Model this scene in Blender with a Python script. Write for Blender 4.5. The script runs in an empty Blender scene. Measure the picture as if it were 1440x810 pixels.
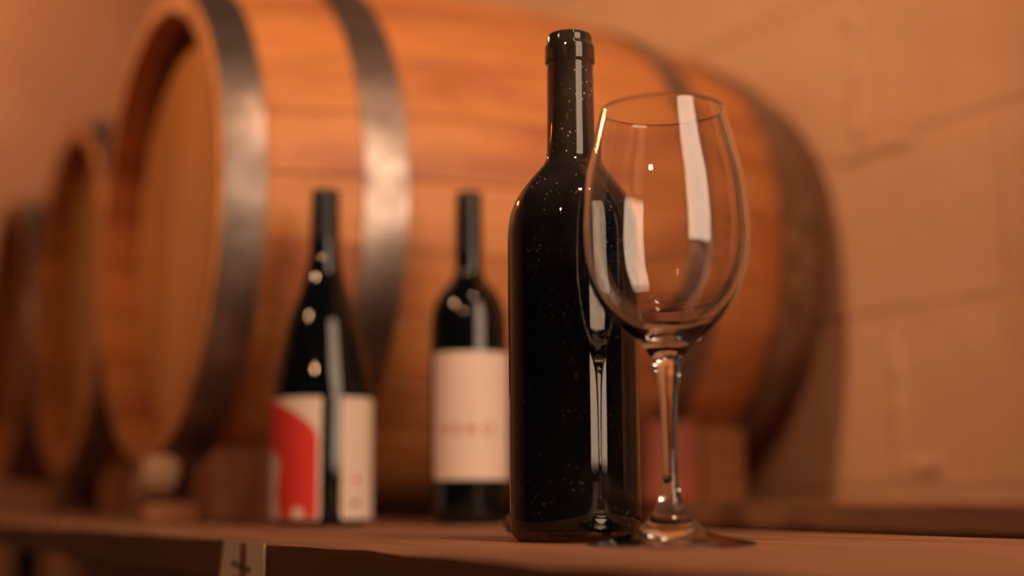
import bpy, bmesh, math, random
from mathutils import Matrix, Vector, Euler
random.seed(4)
R = math.radians
sc = bpy.context.scene
col = sc.collection

# ------------------------------------------------------------------ camera
CAM_H = .028
PITCH = math.atan(288 / 2000)
cam_d = bpy.data.cameras.new('camera'); cam = bpy.data.objects.new('camera', cam_d); col.objects.link(cam)
cam_d.sensor_width = 36; cam_d.lens = 50; cam_d.clip_start = .01
cam.matrix_world = Matrix.Translation((0, 0, CAM_H)) @ Matrix.Rotation(R(90) + PITCH, 4, 'X') @ Matrix.Rotation(R(-.35), 4, 'Z')
cam_d.dof.use_dof = True; cam_d.dof.focus_distance = .842; cam_d.dof.aperture_fstop = 2.1; cam_d.dof.aperture_blades = 0
sc.camera = cam

# ------------------------------------------------------------------ world, lights, exposure
w = bpy.data.worlds.new('cellar_dim'); sc.world = w; w.use_nodes = True
w.node_tree.nodes['Background'].inputs[0].default_value = (.25, .55, 1, 1)
w.node_tree.nodes['Background'].inputs[1].default_value = .013

def light(kind, name, loc, target, power, colr, **kw):
    d = bpy.data.lights.new(name, kind); d.energy = power; d.color = colr
    for k, v in kw.items(): setattr(d, k, v)
    o = bpy.data.objects.new(name, d); col.objects.link(o); o.location = loc
    if target is not None:
        o.rotation_euler = (Vector(target) - Vector(loc)).to_track_quat('-Z', 'Y').to_euler()
    return o
# tall cellar window to the right behind the camera, two hanging bulbs
light('AREA', 'glazed_door', (1.36, -.67, .98), (.06, 1.35, .75), 46, (1, .68, .46), shape='RECTANGLE', size=1.10, size_y=1.86)
light('POINT', 'hanging_bulb', (-.80, -1.10, 1.35), None, 48, (1, .52, .25), shadow_soft_size=.04)
light('SPOT', 'cellar_spotlight', (-1.89, -.06, 1.75), (.184, 1.93, 1.02), 245, (1, .55, .28), shadow_soft_size=.07, spot_size=R(55), spot_blend=1.)
light('POINT', 'added_far_fill', (-1.75, 3.2, 1.6), None, 22, (1, .42, .17), shadow_soft_size=.05)  # added fill lamp with no known source, warms the left end wall
light('POINT', 'bench_bulb', (.325, .285, 1.55), None, 24, (1, .60, .37), shadow_soft_size=.06)

sc.view_settings.view_transform = 'Standard'; sc.view_settings.look = 'None'
sc.view_settings.exposure = 0; sc.view_settings.gamma = 1; sc.view_settings.use_curve_mapping = False

# ------------------------------------------------------------------ helpers
def link(name, me, mat=None, parent=None, smooth=False):
    o = bpy.data.objects.new(name, me); col.objects.link(o)
    if mat and not me.materials: me.materials.append(mat)
    if smooth:
        for p in me.polygons: p.use_smooth = True
    if parent: o.parent = parent
    return o
def mesh(name, verts, faces):
    me = bpy.data.meshes.new(name); me.from_pydata(verts, [], faces); me.update()
    bm = bmesh.new(); bm.from_mesh(me); bmesh.ops.recalc_face_normals(bm, faces=bm.faces); bm.to_mesh(me); bm.free()
    return me
def tag(o, label=None, cat=None, group=None, kind=None):
    for k, v in (('label', label), ('category', cat), ('group', group), ('kind', kind)):
        if v: o[k] = v
    return o
def empty(name, loc, rz=0):
    o = bpy.data.objects.new(name, None); col.objects.link(o); o.empty_display_size = .05
    o.location = loc; o.rotation_euler.z = rz; return o
def spline(pts, n=6):
    out = []
    for i in range(len(pts) - 1):
        p0 = pts[max(i - 1, 0)]; p1 = pts[i]; p2 = pts[i + 1]; p3 = pts[min(i + 2, len(pts) - 1)]
        for k in range(n):
            t = k / n
            out.append(tuple(.5 * (2 * b + (c - a) * t + (2 * a - 5 * b + 4 * c - d) * t * t + (3 * b - a - 3 * c + d) * t ** 3)
                             for a, b, c, d in zip(p0, p1, p2, p3)))
    out.append(tuple(pts[-1])); return out
def lathe(name, prof, n=96, closed=False):
    """prof: (r, z) list; r == 0 ends become poles"""
    v, f, rings = [], [], []
    for r, z in prof:
        if r < 1e-6: v.append((0, 0, z)); rings.append([len(v) - 1])
        else:
            s = len(v)
            for k in range(n):
                a = 2 * math.pi * k / n; v.append((r * math.cos(a), r * math.sin(a), z))
            rings.append(list(range(s, s + n)))
    pairs = list(zip(rings, rings[1:])) + ([(rings[-1], rings[0])] if closed else [])
    for A, B in pairs:
        for k in range(n):
            k2 = (k + 1) % n
            if len(A) == 1 and len(B) == 1: continue
            if len(A) == 1: f.append((A[0], B[k], B[k2]))
            elif len(B) == 1: f.append((A[k], A[k2], B[0]))
            else: f.append((A[k], A[k2], B[k2], B[k]))
    return mesh(name, v, f)
def box_mesh(name, x0, x1, y0, y1, z0, z1, bev=.002, seg=2):
    bm = bmesh.new(); bmesh.ops.create_cube(bm, size=1)
    for q in bm.verts:
        q.co = Vector(((x0 + x1) / 2 + q.co.x * (x1 - x0), (y0 + y1) / 2 + q.co.y * (y1 - y0), (z0 + z1) / 2 + q.co.z * (z1 - z0)))
    if bev: bmesh.ops.bevel(bm, geom=bm.edges[:], offset=bev, segments=seg, affect='EDGES', profile=.6)
    me = bpy.data.meshes.new(name); bm.to_mesh(me); bm.free(); return me
def prism_mesh(name, poly, x0, x1, bev=.003):
    """polygon in (y, z) extruded along x"""
    n = len(poly)
    bm = bmesh.new()
    a = [bm.verts.new((x0, y, z)) for y, z in poly]; b = [bm.verts.new((x1, y, z)) for y, z in poly]
    bm.faces.new(a); bm.faces.new(b[::-1])
    for i in range(n): bm.faces.new((a[i], b[i], b[(i + 1) % n], a[(i + 1) % n]))
    bmesh.ops.recalc_face_normals(bm, faces=bm.faces)
    if bev: bmesh.ops.bevel(bm, geom=bm.edges[:], offset=bev, segments=2, affect='EDGES')
    me = bpy.data.meshes.new(name); bm.to_mesh(me); bm.free(); return me
def patch(name, Rr, rows, n=24):
    """curved paper: rows (z, angle0, angle1) in degrees, 0 = towards the viewer side (-y), + = right"""
    v, f = [], []
    for z, a0, a1 in rows:
        for k in range(n + 1):
            a = R(a0 + (a1 - a0) * k / n); v.append((Rr * math.sin(a), -Rr * math.cos(a), z))
    for i in range(len(rows) - 1):
        for k in range(n):
            f.append((i * (n + 1) + k, i * (n + 1) + k + 1, (i + 1) * (n + 1) + k + 1, (i + 1) * (n + 1) + k))
    me = bpy.data.meshes.new(name); me.from_pydata(v, [], f); me.update(); return me

# ------------------------------------------------------------------ materials
def newmat(name):
    m = bpy.data.materials.new(name); m.use_nodes = True; nt = m.node_tree
    return m, nt, nt.nodes['Principled BSDF']
def N(nt, t, **kw):
    n = nt.nodes.new(t)
    for k, v in kw.items():
        if k in n.inputs: n.inputs[k].default_value = v
        else: setattr(n, k, v)
    return n
def L(nt, a, b): nt.links.new(a, b)
def ramp(nt, fac, stops):
    r = nt.nodes.new('ShaderNodeValToRGB'); e = r.color_ramp.elements
    while len(e) < len(stops): e.new(.5)
    for x, (p, c) in zip(e, stops): x.position = p; x.color = (*c, 1) if len(c) == 3 else c
    L(nt, fac, r.inputs[0]); return r.outputs[0]
def coords(nt, scale, rnd=True):
    tc = N(nt, 'ShaderNodeTexCoord'); src = tc.outputs['Object']
    if rnd:
        oi = N(nt, 'ShaderNodeObjectInfo'); mul = N(nt, 'ShaderNodeMath', operation='MULTIPLY'); mul.inputs[1].default_value = 37.
        L(nt, oi.outputs['Random'], mul.inputs[0])
        ad = N(nt, 'ShaderNodeVectorMath', operation='ADD'); L(nt, src, ad.inputs[0]); L(nt, mul.outputs[0], ad.inputs[1]); src = ad.outputs[0]
    mp = N(nt, 'ShaderNodeMapping'); mp.inputs['Scale'].default_value = scale; L(nt, src, mp.inputs[0]); return mp.outputs[0]
def bump(nt, b, h, strength, dist):
    bp = N(nt, 'ShaderNodeBump'); bp.inputs['Strength'].default_value = strength; bp.inputs['Distance'].default_value = dist
    L(nt, h, bp.inputs['Height']); L(nt, bp.outputs[0], b.inputs['Normal'])
def wood(name, dark, mid, lite, scale, rough=.55, bstr=.3, bdist=.001, stain=None):
    m, nt, b = newmat(name)
    c = coords(nt, scale)
    n1 = N(nt, 'ShaderNodeTexNoise'); n1.inputs['Scale'].default_value = 1; n1.inputs['Detail'].default_value = 6; n1.inputs['Roughness'].default_value = .6; n1.inputs['Distortion'].default_value = .4
    L(nt, c, n1.inputs['Vector'])
    out = ramp(nt, n1.outputs[0], [(.28, dark), (.5, mid), (.74, lite)])
    # piece-to-piece tone
    oi = N(nt, 'ShaderNodeObjectInfo')
    hsv = N(nt, 'ShaderNodeHueSaturation'); mr = N(nt, 'ShaderNodeMapRange'); mr.inputs['To Min'].default_value = .82; mr.inputs['To Max'].default_value = 1.15
    L(nt, oi.outputs['Random'], mr.inputs[0]); L(nt, mr.outputs[0], hsv.inputs['Value']); L(nt, out, hsv.inputs['Color']); out = hsv.outputs[0]
    if stain:
        c2 = coords(nt, stain[1]); n2 = N(nt, 'ShaderNodeTexNoise'); n2.inputs['Scale'].default_value = 1; n2.inputs['Detail'].default_value = 3
        L(nt, c2, n2.inputs['Vector'])
        f = ramp(nt, n2.outputs[0], [(.52, (0, 0, 0)), (.70, (.75, .75, .75))])
        mx = N(nt, 'ShaderNodeMix', data_type='RGBA'); L(nt, f, mx.inputs[0]); L(nt, out, mx.inputs[6]); mx.inputs[7].default_value = (*stain[0], 1); out = mx.outputs[2]
    L(nt, out, b.inputs['Base Color']); b.inputs['Roughness'].default_value = rough
    bump(nt, b, n1.outputs[0], bstr, bdist)
    return m
def plain(name, c, rough=.5, metal=0., spec=.5):
    m, nt, b = newmat(name); b.inputs['Base Color'].default_value = (*c, 1); b.inputs['Roughness'].default_value = rough
    b.inputs['Metallic'].default_value = metal; b.inputs['Specular IOR Level'].default_value = spec
    return m

M = {}
M['stave'] = wood('oak_stave', (.42, .145, .042), (.60, .235, .07), (.70, .29, .09), (2.2, 20, 20), .5, .25, .001, ((.34, .09, .05), (5, 9, 9)))
M['head'] = wood('oak_head', (.36, .14, .045), (.54, .23, .075), (.64, .29, .10), (30, 30, 2.4), .30, .25, .001)
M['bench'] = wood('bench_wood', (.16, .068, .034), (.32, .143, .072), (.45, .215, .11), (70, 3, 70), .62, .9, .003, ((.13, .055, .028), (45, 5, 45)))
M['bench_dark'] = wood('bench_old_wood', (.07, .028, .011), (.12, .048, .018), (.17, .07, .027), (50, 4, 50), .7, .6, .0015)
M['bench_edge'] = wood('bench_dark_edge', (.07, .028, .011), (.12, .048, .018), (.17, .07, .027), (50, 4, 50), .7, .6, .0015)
M['chock'] = wood('chock_wood', (.22, .08, .032), (.31, .12, .05), (.38, .16, .066), (6, 40, 40), .6, .4, .001)
M['chock_red'] = wood('reddish_chock_wood', (.20, .05, .028), (.27, .075, .04), (.33, .10, .055), (40, 40, 6), .65, .4, .001)
M['pale'] = wood('pale_wedge_wood', (.42, .24, .13), (.52, .32, .19), (.60, .38, .24), (6, 40, 40), .6, .3, .001)

m, nt, b = newmat('hoop_steel'); M['hoop'] = m
c = coords(nt, (14, 14, 14)); n1 = N(nt, 'ShaderNodeTexNoise'); n1.inputs['Scale'].default_value = 2; n1.inputs['Detail'].default_value = 6; L(nt, c, n1.inputs[0])
L(nt, ramp(nt, n1.outputs[0], [(.35, (.22, .17, .145)), (.65, (.38, .31, .275))]), b.inputs['Base Color']); b.inputs['Metallic'].default_value = .9
L(nt, ramp(nt, n1.outputs[0], [(.3, (.46,) * 3), (.7, (.36,) * 3)]), b.inputs['Roughness']); bump(nt, b, n1.outputs[0], .15, .001)

m, nt, b = newmat('painted_block_wall'); M['wall'] = m
tc = N(nt, 'ShaderNodeTexCoord'); geo = N(nt, 'ShaderNodeNewGeometry')
n1 = N(nt, 'ShaderNodeTexNoise'); n1.inputs['Scale'].default_value = 4; n1.inputs['Detail'].default_value = 7; L(nt, geo.outputs['Position'], n1.inputs[0])
n2 = N(nt, 'ShaderNodeTexNoise'); n2.inputs['Scale'].default_value = 22; n2.inputs['Detail'].default_value = 5; L(nt, geo.outputs['Position'], n2.inputs[0])
L(nt, ramp(nt, n1.outputs[0], [(.3, (.56, .335, .20)), (.7, (.65, .40, .25))]), b.inputs['Base Color']); b.inputs['Roughness'].default_value = .6
bump(nt, b, n2.outputs[0], .5, .008)

m, nt, b = newmat('concrete_floor'); M['floor'] = m
geo = N(nt, 'ShaderNodeNewGeometry'); n1 = N(nt, 'ShaderNodeTexNoise'); n1.inputs['Scale'].default_value = 5; n1.inputs['Detail'].default_value = 8; L(nt, geo.outputs['Position'], n1.inputs[0])
L(nt, ramp(nt, n1.outputs[0], [(.3, (.07, .055, .045)), (.7, (.13, .105, .085))]), b.inputs['Base Color']); b.inputs['Roughness'].default_value = .85; bump(nt, b, n1.outputs[0], .3, .004)

# clear glass
m = bpy.data.materials.new('clear_glass'); m.use_nodes = True; nt = m.node_tree; M['glass'] = m
nt.nodes.remove(nt.nodes['Principled BSDF']); g = N(nt, 'ShaderNodeBsdfGlass'); g.inputs['IOR'].default_value = 1.5; g.inputs['Roughness'].default_value = 0
L(nt, g.outputs[0], nt.nodes['Material Output'].inputs[0])

# dark bottle glass with dust
m, nt, b = newmat('dusty_bottle_glass'); M['bottle'] = m
b.inputs['Base Color'].default_value = (.09, .05, .018, 1); b.inputs['Roughness'].default_value = .015; b.inputs['Transmission Weight'].default_value = 1; b.inputs['IOR'].default_value = 1.5
tc = N(nt, 'ShaderNodeTexCoord')
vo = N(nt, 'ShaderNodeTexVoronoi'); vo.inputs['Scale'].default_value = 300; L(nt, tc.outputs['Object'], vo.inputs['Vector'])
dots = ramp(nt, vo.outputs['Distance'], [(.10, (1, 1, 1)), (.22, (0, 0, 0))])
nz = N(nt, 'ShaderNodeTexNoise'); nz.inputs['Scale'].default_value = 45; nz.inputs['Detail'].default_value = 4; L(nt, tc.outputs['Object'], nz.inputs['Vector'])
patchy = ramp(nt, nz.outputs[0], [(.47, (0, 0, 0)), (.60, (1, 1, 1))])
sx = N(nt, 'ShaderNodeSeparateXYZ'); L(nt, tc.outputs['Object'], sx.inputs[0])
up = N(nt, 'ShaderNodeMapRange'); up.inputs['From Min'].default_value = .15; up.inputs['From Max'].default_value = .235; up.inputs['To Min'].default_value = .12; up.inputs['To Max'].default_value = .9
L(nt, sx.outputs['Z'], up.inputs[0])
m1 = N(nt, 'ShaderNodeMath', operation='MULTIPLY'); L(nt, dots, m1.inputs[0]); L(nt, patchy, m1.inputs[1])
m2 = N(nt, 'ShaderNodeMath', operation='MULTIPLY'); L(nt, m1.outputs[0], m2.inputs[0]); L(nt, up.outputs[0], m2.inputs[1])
film = N(nt, 'ShaderNodeMath', operation='MULTIPLY_ADD'); L(nt, nz.outputs[0], film.inputs[0]); film.inputs[1].default_value = .11; film.inputs[2].default_value = 0  # dust film, strengthened to paint in a grey ceiling reflection on the shoulder
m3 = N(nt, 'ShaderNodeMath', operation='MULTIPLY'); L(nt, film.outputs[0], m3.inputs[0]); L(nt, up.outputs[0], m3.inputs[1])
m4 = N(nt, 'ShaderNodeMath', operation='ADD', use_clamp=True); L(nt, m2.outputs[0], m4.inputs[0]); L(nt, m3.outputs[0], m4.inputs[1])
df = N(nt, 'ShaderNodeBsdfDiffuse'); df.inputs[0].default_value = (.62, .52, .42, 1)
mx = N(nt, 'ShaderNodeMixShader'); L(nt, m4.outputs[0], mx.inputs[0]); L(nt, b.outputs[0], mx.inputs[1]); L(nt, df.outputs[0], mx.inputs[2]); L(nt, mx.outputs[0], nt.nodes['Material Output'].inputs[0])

M['wine'] = plain('red_wine', (.004, .001, .001), .05)
M['black_glass'] = plain('black_bottle_glass', (.003, .004, .004), .04)
M['capsule'] = plain('black_foil_capsule', (.008, .007, .007), .4, 0, .35)
M['capsule2'] = plain('black_shrink_capsule', (.008, .007, .007), .3, 0, .4)
def paper(name, base, line, freq):
    m, nt, b = newmat(name); tc = N(nt, 'ShaderNodeTexCoord')
    wv = N(nt, 'ShaderNodeTexWave', wave_type='BANDS', bands_direction='Z'); wv.inputs['Scale'].default_value = freq; wv.inputs['Distortion'].default_value = .3
    L(nt, tc.outputs['Object'], wv.inputs[0])
    L(nt, ramp(nt, wv.outputs[1], [(.25, line), (.6, base)]), b.inputs['Base Color']); b.inputs['Roughness'].default_value = .6
    return m
M['paper_lines'] = paper('cream_label_paper', (.82, .67, .58), (.68, .52, .43), 55)
M['paper'] = plain('off_white_label_paper', (.82, .66, .56), .6)
M['red'] = plain('red_label_print', (.72, .045, .035), .5)
M['pink'] = plain('faded_red_letter_ink', (.52, .16, .11), .6)
M['ink'] = plain('dark_ink', (.16, .10, .09), .7)
M['tag'] = plain('brown_paper_tag', (.88, .68, .48), .75)
M['tag_red'] = plain('faded_red_tag_print', (.30, .11, .07), .75)
M['tag_ink'] = plain('tag_ink', (.07, .04, .035), .75)
M['cork'] = wood('dark_cork', (.10, .045, .02), (.17, .08, .04), (.24, .12, .06), (120, 120, 120), .8, .5, .001)

# ------------------------------------------------------------------ frames of the place
A = R(28.3)                                     # barrel / wall frame: local x = into the wall, local y = along the barrel row
UA = Vector((math.cos(A), math.sin(A), 0)); VA = Vector((-math.sin(A), math.cos(A), 0))
def PA(u, v, z=0): return UA * u + VA * v + Vector((0, 0, z))
T = R(30.2)                                     # bench frame
UT = Vector((math.cos(T), math.sin(T), 0)); VT = Vector((-math.sin(T), math.cos(T), 0))
def PT(u, v, z=0): return UT * u + VT * v + Vector((0, 0, z))
FLOOR = -.82

# ------------------------------------------------------------------ setting
fl = link('floor', box_mesh('floor', -6, 6, -5, 11, FLOOR - .1, FLOOR, 0), M['floor']); tag(fl, kind='structure')
WU = 1.16
wl = link('wall_left', box_mesh('wall_left', -4, WU, 4.3, 4.5, FLOOR, 2.7, 0), M['wall']); tag(wl, kind='structure'); wl.rotation_euler.z = A
wall = link('wall_back', box_mesh('wall_back', 0, .2, .3, 4.6, FLOOR, 2.7, 0), M['wall']); tag(wall, kind='structure')
wall.location = PA(WU, 0); wall.rotation_euler.z = A
def block_mesh(name, w, h, seed):
    rnd = random.Random(seed); bm = bmesh.new(); bmesh.ops.create_cube(bm, size=1)
    for q in bm.verts:
        q.co = Vector((q.co.x * .004, q.co.y * (w - .003) + rnd.uniform(-.002, .002), q.co.z * (h - .003) + rnd.uniform(-.002, .002)))
        if q.co.x < 0: q.co.x += rnd.uniform(-.0015, .0015)
    bmesh.ops.bevel(bm, geom=[e for e in bm.edges if all(v.co.x < 0 for v in e.verts)], offset=.006, segments=3, affect='EDGES')
    for f in bm.faces: f.smooth = False
    me = bpy.data.meshes.new(name); bm.to_mesh(me); bm.free(); me.materials.append(M['wall']); return me
BW, BH = .40, .203
bms = [block_mesh('block', BW, BH, s) for s in range(5)]
row0 = .430 - BH * 7                            # a bed joint lies at z = .430, another at .227
nb = 0
for r in range(0, 18):
    z = row0 + (r + .5) * BH
    if z < FLOOR + .05 or z > 2.5: continue
    if r == 7: off = 1.262
    elif r == 6: off = 1.45
    elif r == 5: off = 1.225
    else: off = 1.26 + (.2 if r % 2 else 0) + random.uniform(-.02, .02)
    k = -6
    while True:
        v = off + (k + .5) * BW; k += 1
        if v < .5: continue
        if v > 4.1: break
        if z > .46 * (v + .3) + .35 or z < -.35: continue
        o = link('block', random.choice(bms), parent=wall); o.location = (0, v, z); nb += 1
def ridge(name, length, horizontal, seed, wd=.012, dp=.010):
    rnd = random.Random(seed); v, f = [], []; n = 16; prof = [(-1, 0), (-.6, .7), (0, 1), (.6, .7), (1, 0)]
    for i in range(n + 1):
        s = wd * (1 + rnd.uniform(-.35, .35)); d = dp * (1 + rnd.uniform(-.35, .35)) * (0.2 if i in (0, n) else 1); c = rnd.uniform(-.003, .003)
        for a, b in prof:
            t = length * (i / n - .5)
            v.append((-b * d, c + a * s, t) if not horizontal else (-b * d, t, c + a * s))
    m_ = len(prof)
    for i in range(n):
        for k in range(m_ - 1): f.append((i * m_ + k, i * m_ + k + 1, (i + 1) * m_ + k + 1, (i + 1) * m_ + k))
    me = mesh(name, v, f); return me
for (v, z, ln, hz, sd, wd, dp) in ((1.262, .535, .21, False, 1, .013, .013), (1.222, .125, .18, False, 2, .010, .006), (1.245, .428, .14, True, 3, .011, .007), (1.185, .055, .05, True, 5, .013, .009)):
    o = link('mortar_ridge', ridge('mortar_ridge', ln, hz, sd, wd, dp), M['wall'], wall, True); o.location = (-.001, v, z)

shade_pier = link('added_shade_pier', box_mesh('added_shade_pier', .92 - WU, 0, .50, .74, FLOOR, 2.7, .01), M['wall']); tag(shade_pier, kind='structure'); shade_pier.location = PA(WU, 0); shade_pier.rotation_euler.z = A  # added unseen pier, keeps the door light off the barrel's right end

# ------------------------------------------------------------------ bench the bottles stand on
bench = empty('wooden_bench', PT(.50, 1.0, FLOOR), T)
tag(bench, 'long rough wooden bench with dark front apron under the bottles and barrel ends', 'bench')
def bpart(name, u0, u1, v0, v1, z0, z1, mat, bev=.0025):
    o = link(name, box_mesh(name, u0 - .50, u1 - .50, v0 - 1.0, v1 - 1.0, z0 - FLOOR, z1 - FLOOR, bev), mat, bench); return o
def worn_plank(u00, u1, v0, v1, z0, z1, seed, worn=0):
    rnd = random.Random(seed); n = 90; v, f = [], []
    ws = [0., 0.]
    for i in range(n + 1):
        y = v0 + (v1 - v0) * i / n
        ws = [x * .6 + rnd.uniform(-1, 1) * .0009 for x in ws]
        ch = .003 + abs(rnd.gauss(0, .0012)); u0 = u00 + worn * min(max(0, .6 - y), .4) ** 2
        ring = [(u0 + ws[0], z0), (u0 + ws[0] * .5, z1 - ch), (u0 + ch * .8, z1 - ch * .25), (u0 + ch * 2.2, z1), (u1 - .004, z1), (u1 + ws[1], z1 - .003), (u1 + ws[1], z0)]
        v += [(a - .50, y - 1.0, b - FLOOR) for a, b in ring]
    m_ = 7
    for i in range(n):
        for k in range(m_): f.append((i * m_ + k, i * m_ + (k + 1) % m_, (i + 1) * m_ + (k + 1) % m_, (i + 1) * m_ + k))
    f.append(tuple(range(m_))); f.append(tuple(range(n * m_, n * m_ + m_)))
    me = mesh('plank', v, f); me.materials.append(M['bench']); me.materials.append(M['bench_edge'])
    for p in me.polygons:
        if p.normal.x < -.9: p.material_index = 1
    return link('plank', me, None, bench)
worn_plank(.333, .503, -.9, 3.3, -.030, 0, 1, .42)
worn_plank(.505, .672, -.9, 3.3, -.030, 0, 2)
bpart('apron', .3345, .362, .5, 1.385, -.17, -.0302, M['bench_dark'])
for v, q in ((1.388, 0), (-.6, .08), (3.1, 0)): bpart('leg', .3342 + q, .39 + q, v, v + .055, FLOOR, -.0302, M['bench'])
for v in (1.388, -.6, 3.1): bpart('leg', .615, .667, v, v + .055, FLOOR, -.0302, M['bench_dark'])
# tag stapled on the apron
FU = .333
tg = link('paper_tag', prism_mesh('paper_tag', [(.888, -.0035), (.967, -.0035), (.985, -.060), (.990, -.078), (.886, -.078)], -.0008, -.0003, 0), M['tag'])
tg.location = PT(FU - .0018, 0); tg.rotation_euler.z = T
tag(tg, 'torn brown paper tag with dark scrawl on the front edge of the bench', 'paper tag')
o = link('red_print', prism_mesh('red_print', [(.922, -.004), (.934, -.004), (.934, -.077), (.921, -.077)], -.00105, -.0008, 0), M['tag_red'], tg)
for zc, y0, y1 in ((-.020, .912, .950), (-.029, .905, .946)):
    pts = []
    n = 26
    for i in range(n + 1): pts.append((y0 + (y1 - y0) * i / n, zc + .0022 * math.sin(i * 1.9) - (y1 - y0) * .0 + .10 * ((y0 + (y1 - y0) * i / n) - .93)))
    wv = [(y, z + .0011) for y, z in pts] + [(y, z - .0011) for y, z in pts[::-1]]
    v = [(-.0012, y, z) for y, z in wv]; k = len(pts)
    f = [(i, i + 1, 2 * k - 2 - i, 2 * k - 1 - i) for i in range(k - 1)]
    me = bpy.data.meshes.new('scrawl'); me.from_pydata(v, [], f); link('scrawl', me, M['tag_ink'], tg)

# rear rail carrying the far barrel ends
rail = empty('barrel_rail', PA(1.0, 1.2, FLOOR), A)
tag(rail, 'low wooden rail along the wall under the far barrel ends', 'rail')
def rpart(name, u0, u1, v0, v1, z0, z1, mat):
    return link(name, box_mesh(name, u0 - 1.0, u1 - 1.0, v0 - 1.2, v1 - 1.2, z0 - FLOOR, z1 - FLOOR, .003), mat, rail)
rpart('beam', .90, 1.17, -.8, 3.6, -.008, .016, M['bench'])
for v in (-.6, 1.5, 3.3): rpart('post', 1.02, 1.10, v, v + .08, FLOOR, -.008, M['bench_dark'])

# ------------------------------------------------------------------ barrels
BL, RB, RH = .735, .305, .260
def rad(x): t = 2 * x / BL; return RH + (RB - RH) * (1 - t * t)
NS = 26; NX = 14
def stave_mesh():
    v, f = [], []; ha = math.pi / NS - .0012; th = .024
    for i in range(NX + 1):
        x = -BL / 2 + BL * i / NX; r = rad(x)
        outer = [(r - .0016, -ha), (r, -ha + .006), (r, -ha / 3), (r, ha / 3), (r, ha - .006), (r - .0016, ha)]
        inner = [(r - th, ha), (r - th, -ha)]
        if i in (0, NX): inner = [(r - .019, ha), (r - .019, -ha)]
        for rr, a in outer + inner: v.append((x, rr * math.sin(a), rr * math.cos(a)))
    m_ = 8
    for i in range(NX):
        for k in range(m_): f.append((i * m_ + k, i * m_ + (k + 1) % m_, (i + 1) * m_ + (k + 1) % m_, (i + 1) * m_ + k))
    f.append(tuple(range(m_))); f.append(tuple(range(NX * m_, NX * m_ + m_)))
    me = mesh('stave', v, f); me.materials.append(M['stave']); return me
def hoop_mesh(x0, x1):
    v, f = [], []; n = 96; rows = 3; t0, t1 = .0004, .0034
    ring = [(x0 + (x1 - x0) * k / rows, t1) for k in range(rows + 1)] + [(x1, t0), (x0, t0)]
    for k in range(n):
        a = 2 * math.pi * k / n
        for x, t in ring:
            r = rad(x) + t; v.append((x, r * math.sin(a), r * math.cos(a)))
    m_ = len(ring)
    for k in range(n):
        for j in range(m_): f.append((k * m_ + j, k * m_ + (j + 1) % m_, ((k + 1) % n) * m_ + (j + 1) % m_, ((k + 1) % n) * m_ + j))
    me = mesh('hoop', v, f)
    me.materials.append(M['hoop']); return me
def board_mesh(y0, y1, Rr, x0, x1):
    n = 8; top, bot = [], []
    for i in range(n + 1):
        y = y0 + (y1 - y0) * i / n; z = math.sqrt(max(Rr * Rr - y * y, 1e-5)); top.append((y, z)); bot.append((y, -z))
    me = prism_mesh('head_board', top + bot[::-1], x0, x1, 0); me.materials.append(M['head']); return me
stave = stave_mesh()
HO = [(-BL / 2 + .004, -BL / 2 + .043), (-BL / 2 + .138, -BL / 2 + .182), (BL / 2 - .205, BL / 2 - .165), (BL / 2 - .066, BL / 2 - .004)]
hoops = [hoop_mesh(*h) for h in HO]
HR = RH - .0235; NB = 7; REC = .044
def boards(x0, x1):
    out = []
    for i in range(NB):
        y0 = -HR + 2 * HR * i / NB; y1 = y0 + 2 * HR / NB
        out.append(board_mesh(max(y0 + .0006, -HR + .002), min(y1 - .0006, HR - .002), HR, x0, x1))
    return out
hb = boards(-BL / 2 + REC, -BL / 2 + REC + .018); hb2 = boards(BL / 2 - REC - .018, BL / 2 - REC)
CZ = .323
BAR = [(.385, 1.565, 'large oak barrel lying on its side behind the dark wine bottles'),
       (.412, 2.187, 'oak barrel lying between two other barrels, its head half hidden'),
       (.420, 2.815, 'oak barrel at the far end of the row of lying barrels')]
for bi, (u, v, lab) in enumerate(BAR):
    b_ = empty('oak_barrel', PA(u + BL / 2, v, CZ - RB), A); tag(b_, lab, 'barrel', 'oak barrels lying in a row')
    tw = R(random.uniform(-8, 8))
    for k in range(NS):
        o = link('stave', stave, parent=b_); o.location = (0, 0, RB); o.rotation_euler.x = tw + 2 * math.pi * k / NS
    for h_ in hoops:
        o = link('hoop', h_, parent=b_, smooth=False); o.location = (0, 0, RB)
    for q in hb + hb2:
        o = link('head_board', q, parent=b_); o.location = (0, 0, RB); o.rotation_euler.x = R(6 + 3 * bi)
for me in hoops:
    for p in me.polygons: p.use_smooth = True
    me.set_sharp_from_angle(angle=R(40))
for p in stave.polygons: p.use_smooth = True
stave.set_sharp_from_angle(angle=R(30))

# ------------------------------------------------------------------ chocks
def chock(u0, u1, v0, v1, z0, zn, zf, mat, lab, group=None):
    """zn = top height on the side away from the barrel (v0), zf at v1"""
    me = prism_mesh('wooden_chock', [(v0, z0), (v1, z0), (v1, zf), (v0, zn)], u0, u1)
    cu, cv = (u0 + u1) / 2, (v0 + v1) / 2
    for q in me.vertices: q.co -= Vector((cu, cv, z0))
    o = link('wooden_chock', me, mat); o.location = PA(cu, cv, z0); o.rotation_euler.z = A
    return tag(o, lab, 'chock', group)
chock(.885, .955, 1.325, 1.375, .0162, .108, .084, M['chock_red'], 'reddish wooden chock on the rail under the near side of the large barrel')
chock(.962, 1.022, 1.330, 1.378, .0162, .100, .090, M['chock'], 'orange-brown chock on the rail close to the wall beside a reddish chock')
chock(.405, .490, 1.372, 1.452, .0002, .074, .050, M['chock'], 'brown wooden chock on the bench behind the bottle with the red label')
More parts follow.
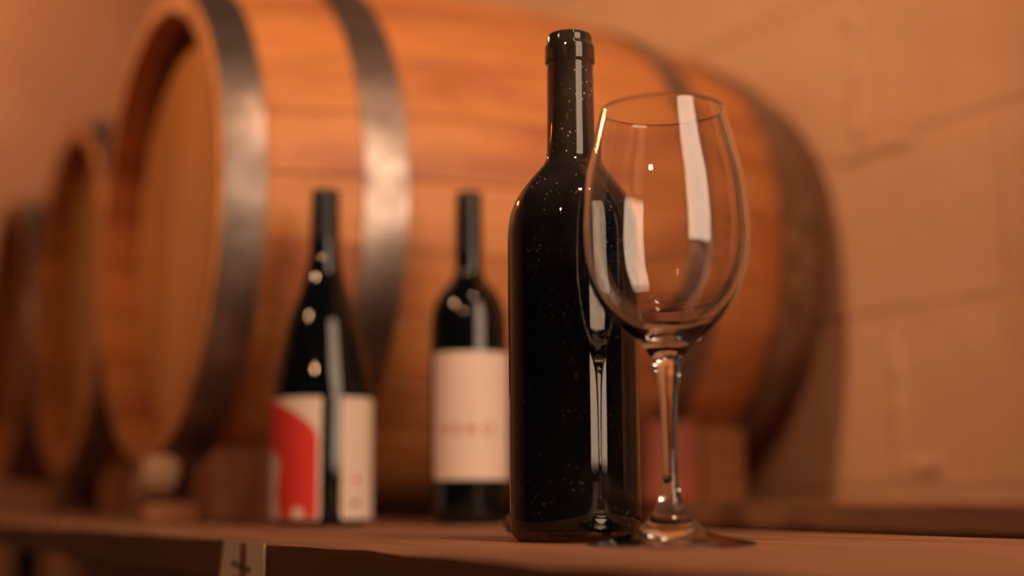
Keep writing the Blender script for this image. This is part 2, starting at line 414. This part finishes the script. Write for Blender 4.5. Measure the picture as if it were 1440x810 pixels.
chock(.420, .490, 1.690, 1.745, .0002, .045, .070, M['chock'], 'dark wooden chock on the bench at the far side of the large barrel', 'chocks in the gaps between barrels')
chock(.430, .500, 1.930, 1.985, .0002, .070, .045, M['chock'], 'dark wooden chock on the bench at the near side of the middle barrel', 'chocks in the gaps between barrels')
chock(.440, .510, 2.330, 2.390, .0002, .050, .070, M['chock'], 'dark wooden chock on the bench between the middle barrel and the farthest barrel', 'chocks in the gaps between barrels')
chock(.352, .412, 1.418, 1.483, .0002, .020, .017, M['chock'], 'thin dark wooden block on the bench carrying a small pale wedge')
me = prism_mesh('wooden_wedge', [(-.026, .020), (-.002, .004), (.022, 0), (.034, .010), (.022, .027), (-.012, .049), (-.030, .045)], -.018, .018, .005)
o = link('wooden_wedge', me, M['pale']); o.location = PA(.370, 1.452, .0192); o.rotation_euler.z = A
tag(o, 'small pale wooden wedge on a thin block below the large barrel head', 'wedge')

# ------------------------------------------------------------------ tall dusty bottle in focus
b1 = empty('wine_bottle', (.0362, .84, 0)); tag(b1, 'tall unlabelled dark dusty wine bottle beside the empty wine glass', 'bottle')
mm = lambda pts: [(a / 1000, z / 1000) for a, z in pts]
sh = spline(mm([(14.9, 232), (15.4, 227.5), (17.2, 223.4), (20.2, 220), (26.8, 212), (33.2, 203), (36.8, 194.5), (38.4, 186), (38.8, 179), (38.8, 170)]), 5)
outer = mm([(0, 6.0), (10, 5.4), (20, 3.2), (26, .9), (30, 0), (33.5, .5), (36.0, 2.4), (37.5, 5.5), (38.2, 10), (38.4, 16), (38.5, 60), (38.6, 120)]) + sh[::-1] + \
    mm([(14.55, 245), (14.3, 262), (14.1, 285.2), (14.2, 286.0), (15.05, 286.6), (15.25, 287.6), (15.25, 296.4), (15.0, 297.6), (14.2, 298.2), (13.9, 299.0), (13.85, 302.6), (13.4, 304.3), (12.3, 305.0), (10.6, 304.6), (9.6, 303.2)])
sh_in = [(max(r - .0023, .0093), z - .0012) for r, z in sh]
inner = mm([(9.35, 298), (9.3, 285), (9.6, 262), (10.6, 245)]) + sh_in + mm([(36.4, 120), (36.3, 16), (35.2, 9), (31, 6.5), (20, 8), (10, 10.4), (0, 11)])
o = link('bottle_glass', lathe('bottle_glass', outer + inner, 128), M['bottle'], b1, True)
wi = [(r - .0002, z) for r, z in [(.0107, .2445)] + sh_in + mm([(36.4, 120), (36.3, 16), (35.2, 9.2), (31, 6.7), (20, 8.2), (10, 10.6)])]
link('wine', lathe('wine', [(0, .2445)] + wi + [(0, .0112)], 96), M['wine'], b1, True)

# ------------------------------------------------------------------ wine glass
g1 = empty('wine_glass', (.0838, .765, 0)); tag(g1, 'empty clear stemmed wine glass in front of the tall dusty bottle', 'wine glass')
oc = spline(mm([(4.0, 50), (4.35, 62), (5.1, 77.5), (6.3, 88), (7.4, 94), (9.0, 99.2), (12.2, 104.4), (17.0, 108.8), (23.2, 114.4), (32.5, 124.2), (39.6, 136), (44.4, 151), (46.0, 167), (45.5, 180), (43.2, 198.8), (38.6, 218.5), (34.2, 236.6)]), 6)
foot = spline(mm([(44.4, 1.6), (40, 2.5), (28, 4.6), (19, 7.8), (13.2, 12.5), (9.4, 17.4), (6.0, 24), (4.3, 33), (3.95, 42), (4.0, 50)]), 5)
ic = spline(mm([(33.4, 236.7), (37.7, 218.5), (42.2, 198.8), (44.4, 180), (44.9, 167), (43.2, 151.5), (38.2, 137), (30.8, 125.8), (21.5, 117.5), (13, 112.6), (6, 110.8), (0, 110.4)]), 6)
gp = mm([(0, 1.2), (25, .5), (40, 0), (43.6, 0), (44.6, .7)]) + foot[:-1] + oc + mm([(34.05, 237.1), (33.75, 237.2)]) + ic
link('glass_body', lathe('glass_body', gp, 128), M['glass'], g1, True)

# ------------------------------------------------------------------ bottle with the red label (sloping shoulders)
X2, Y2 = -.172, 1.29
b2 = empty('wine_bottle', (X2, Y2, 0), math.atan2(-X2, Y2)); tag(b2, 'black sloping-shouldered wine bottle with a red and cream label', 'bottle')
p2 = mm([(0, 6), (20, 3), (33, 0), (39, .6), (42.6, 3), (44.2, 8), (44.7, 16), (44.8, 60), (44.8, 105)]) + \
    spline(mm([(44.8, 105), (43.4, 127), (38.4, 152.5), (31.2, 184), (23.6, 206), (17.4, 226.7), (14.3, 244.5), (13.2, 264.5), (12.6, 285), (12.5, 300)]), 5)[1:] + mm([(12.4, 303), (0, 303)])
link('bottle_glass', lathe('bottle_glass', p2, 80), M['black_glass'], b2, True)
cp = lathe('capsule', mm([(13.75, 258), (13.7, 262), (13.2, 285), (13.1, 302), (12.7, 304.6), (11.6, 305.6), (0, 305.8)]), 64)
link('capsule', cp, M['capsule'], b2, True)
Zt, Zb = .1125, .0060
def zl(t): return Zb + (Zt - Zb) * t
fr = link('front_label', patch('front_label', .0452, [(zl(0), -108, -2.5), (zl(.03), -110, -1.5), (zl(.97), -110, -.5), (zl(1), -108, -1.5)]), M['paper'], b2, True)
rp = []
for i in range(25):
    t = i / 24
    left = -54 if t < .1 else (-56 - 3 * math.sin(t * 9) if t < .5 else -56 - (t - .5) * 260)
    left = max(left, -104)
    right = -5 if t < .66 else -5 - 62 * ((t - .66) / .34) ** 2
    rp.append((zl(.01 + .97 * t), left, max(right, left + 1)))
link('red_print', patch('red_print', .04545, rp), M['red'], fr, True)
cs = []
for i in range(9):
    a = math.pi * i / 8; hgt = zl(.01) + .0095 * (1 - math.cos(a)) / 2; wdt = 6.5 * math.sin(a) + .5
    cs.append((hgt, -27 - wdt, -27 + wdt))
link('white_spot', patch('white_spot', .04565, cs, 8), M['paper'], fr, True)
bk = link('back_label', patch('back_label', .0452, [(zl(0), 23, 108), (zl(.03), 21.5, 110), (zl(.97), 21.5, 110), (zl(1), 23, 108)]), M['paper_lines'], b2, True)
def text_on(parent, txt, size, Rr, ang, zc, mat, name, spacing=1.):
    cu = bpy.data.curves.new(name, 'FONT'); cu.body = txt; cu.size = size; cu.align_x = 'CENTER'; cu.align_y = 'CENTER'; cu.space_character = spacing; cu.offset = size * .03
    to = bpy.data.objects.new(name, cu); col.objects.link(to); bpy.context.view_layer.update()
    me = bpy.data.meshes.new_from_object(to.evaluated_get(bpy.context.evaluated_depsgraph_get())); bpy.data.objects.remove(to)
    for q in me.vertices:
        a = R(ang) + q.co.x / Rr; q.co = Vector((Rr * math.sin(a), -Rr * math.cos(a), zc + q.co.y))
    return link(name, me, mat, parent)
link('pink_mark', patch('pink_mark', .0454, [(zl(.30), 38, 46), (zl(.345), 38, 46)], 4), M['pink'], bk)
link('dark_mark', patch('dark_mark', .0454, [(zl(.115), 34, 47), (zl(.145), 34, 47)], 4), M['ink'], bk)

# ------------------------------------------------------------------ bottle with the cream label
X3, Y3 = -.0395, 1.29
b3 = empty('wine_bottle', (X3, Y3, 0), math.atan2(-X3, Y3)); tag(b3, 'black square-shouldered wine bottle with a wide plain cream label', 'bottle')
p3 = mm([(0, 6), (16, 3), (26, 0), (30, .6), (33, 3), (34.2, 8), (34.6, 16), (34.6, 60), (34.7, 165)]) + \
    spline(mm([(34.7, 165), (34.6, 178), (33.2, 191), (29.4, 204), (24.0, 212), (18.0, 219), (13.8, 226), (12.6, 234), (12.2, 250), (11.9, 280), (11.8, 298)]), 5)[1:] + mm([(11.6, 300.5), (0, 300.5)])
link('bottle_glass', lathe('bottle_glass', p3, 80), M['black_glass'], b3, True)
link('capsule', lathe('capsule', mm([(13.0, 247), (12.8, 251), (12.4, 285), (12.3, 299), (11.9, 302), (10.6, 303), (0, 303.2)]), 64), M['capsule2'], b3, True)
lb = link('front_label', patch('front_label', .0351, [(.0395, -61, 88), (.0415, -63, 90), (.1505, -63, 90), (.1525, -61, 88)], 40), M['paper_lines'], b3, True)
text_on(lb, 'VERO', .0135, .0353, -3, .083, M['pink'], 'lettering', 1.75)

# ------------------------------------------------------------------ bit of cork by the tall bottle
me = lathe('cork_piece', spline(mm([(0, 0), (5.2, 0), (6.3, .8), (6.2, 8), (6.4, 14), (5.6, 15.2), (0, 15.6)]), 3), 24)
rnd = random.Random(3)
for q in me.vertices: q.co += Vector((rnd.uniform(-1, 1), rnd.uniform(-1, 1), rnd.uniform(-1, 1))) * .0005
o = link('cork_piece', me, M['cork'], None, True); o.rotation_euler = (R(90), 0, R(35)); o.location = (-.0015, 1.02, .0064)
tag(o, 'small dark brown piece of cork lying behind the tall dusty bottle', 'cork')
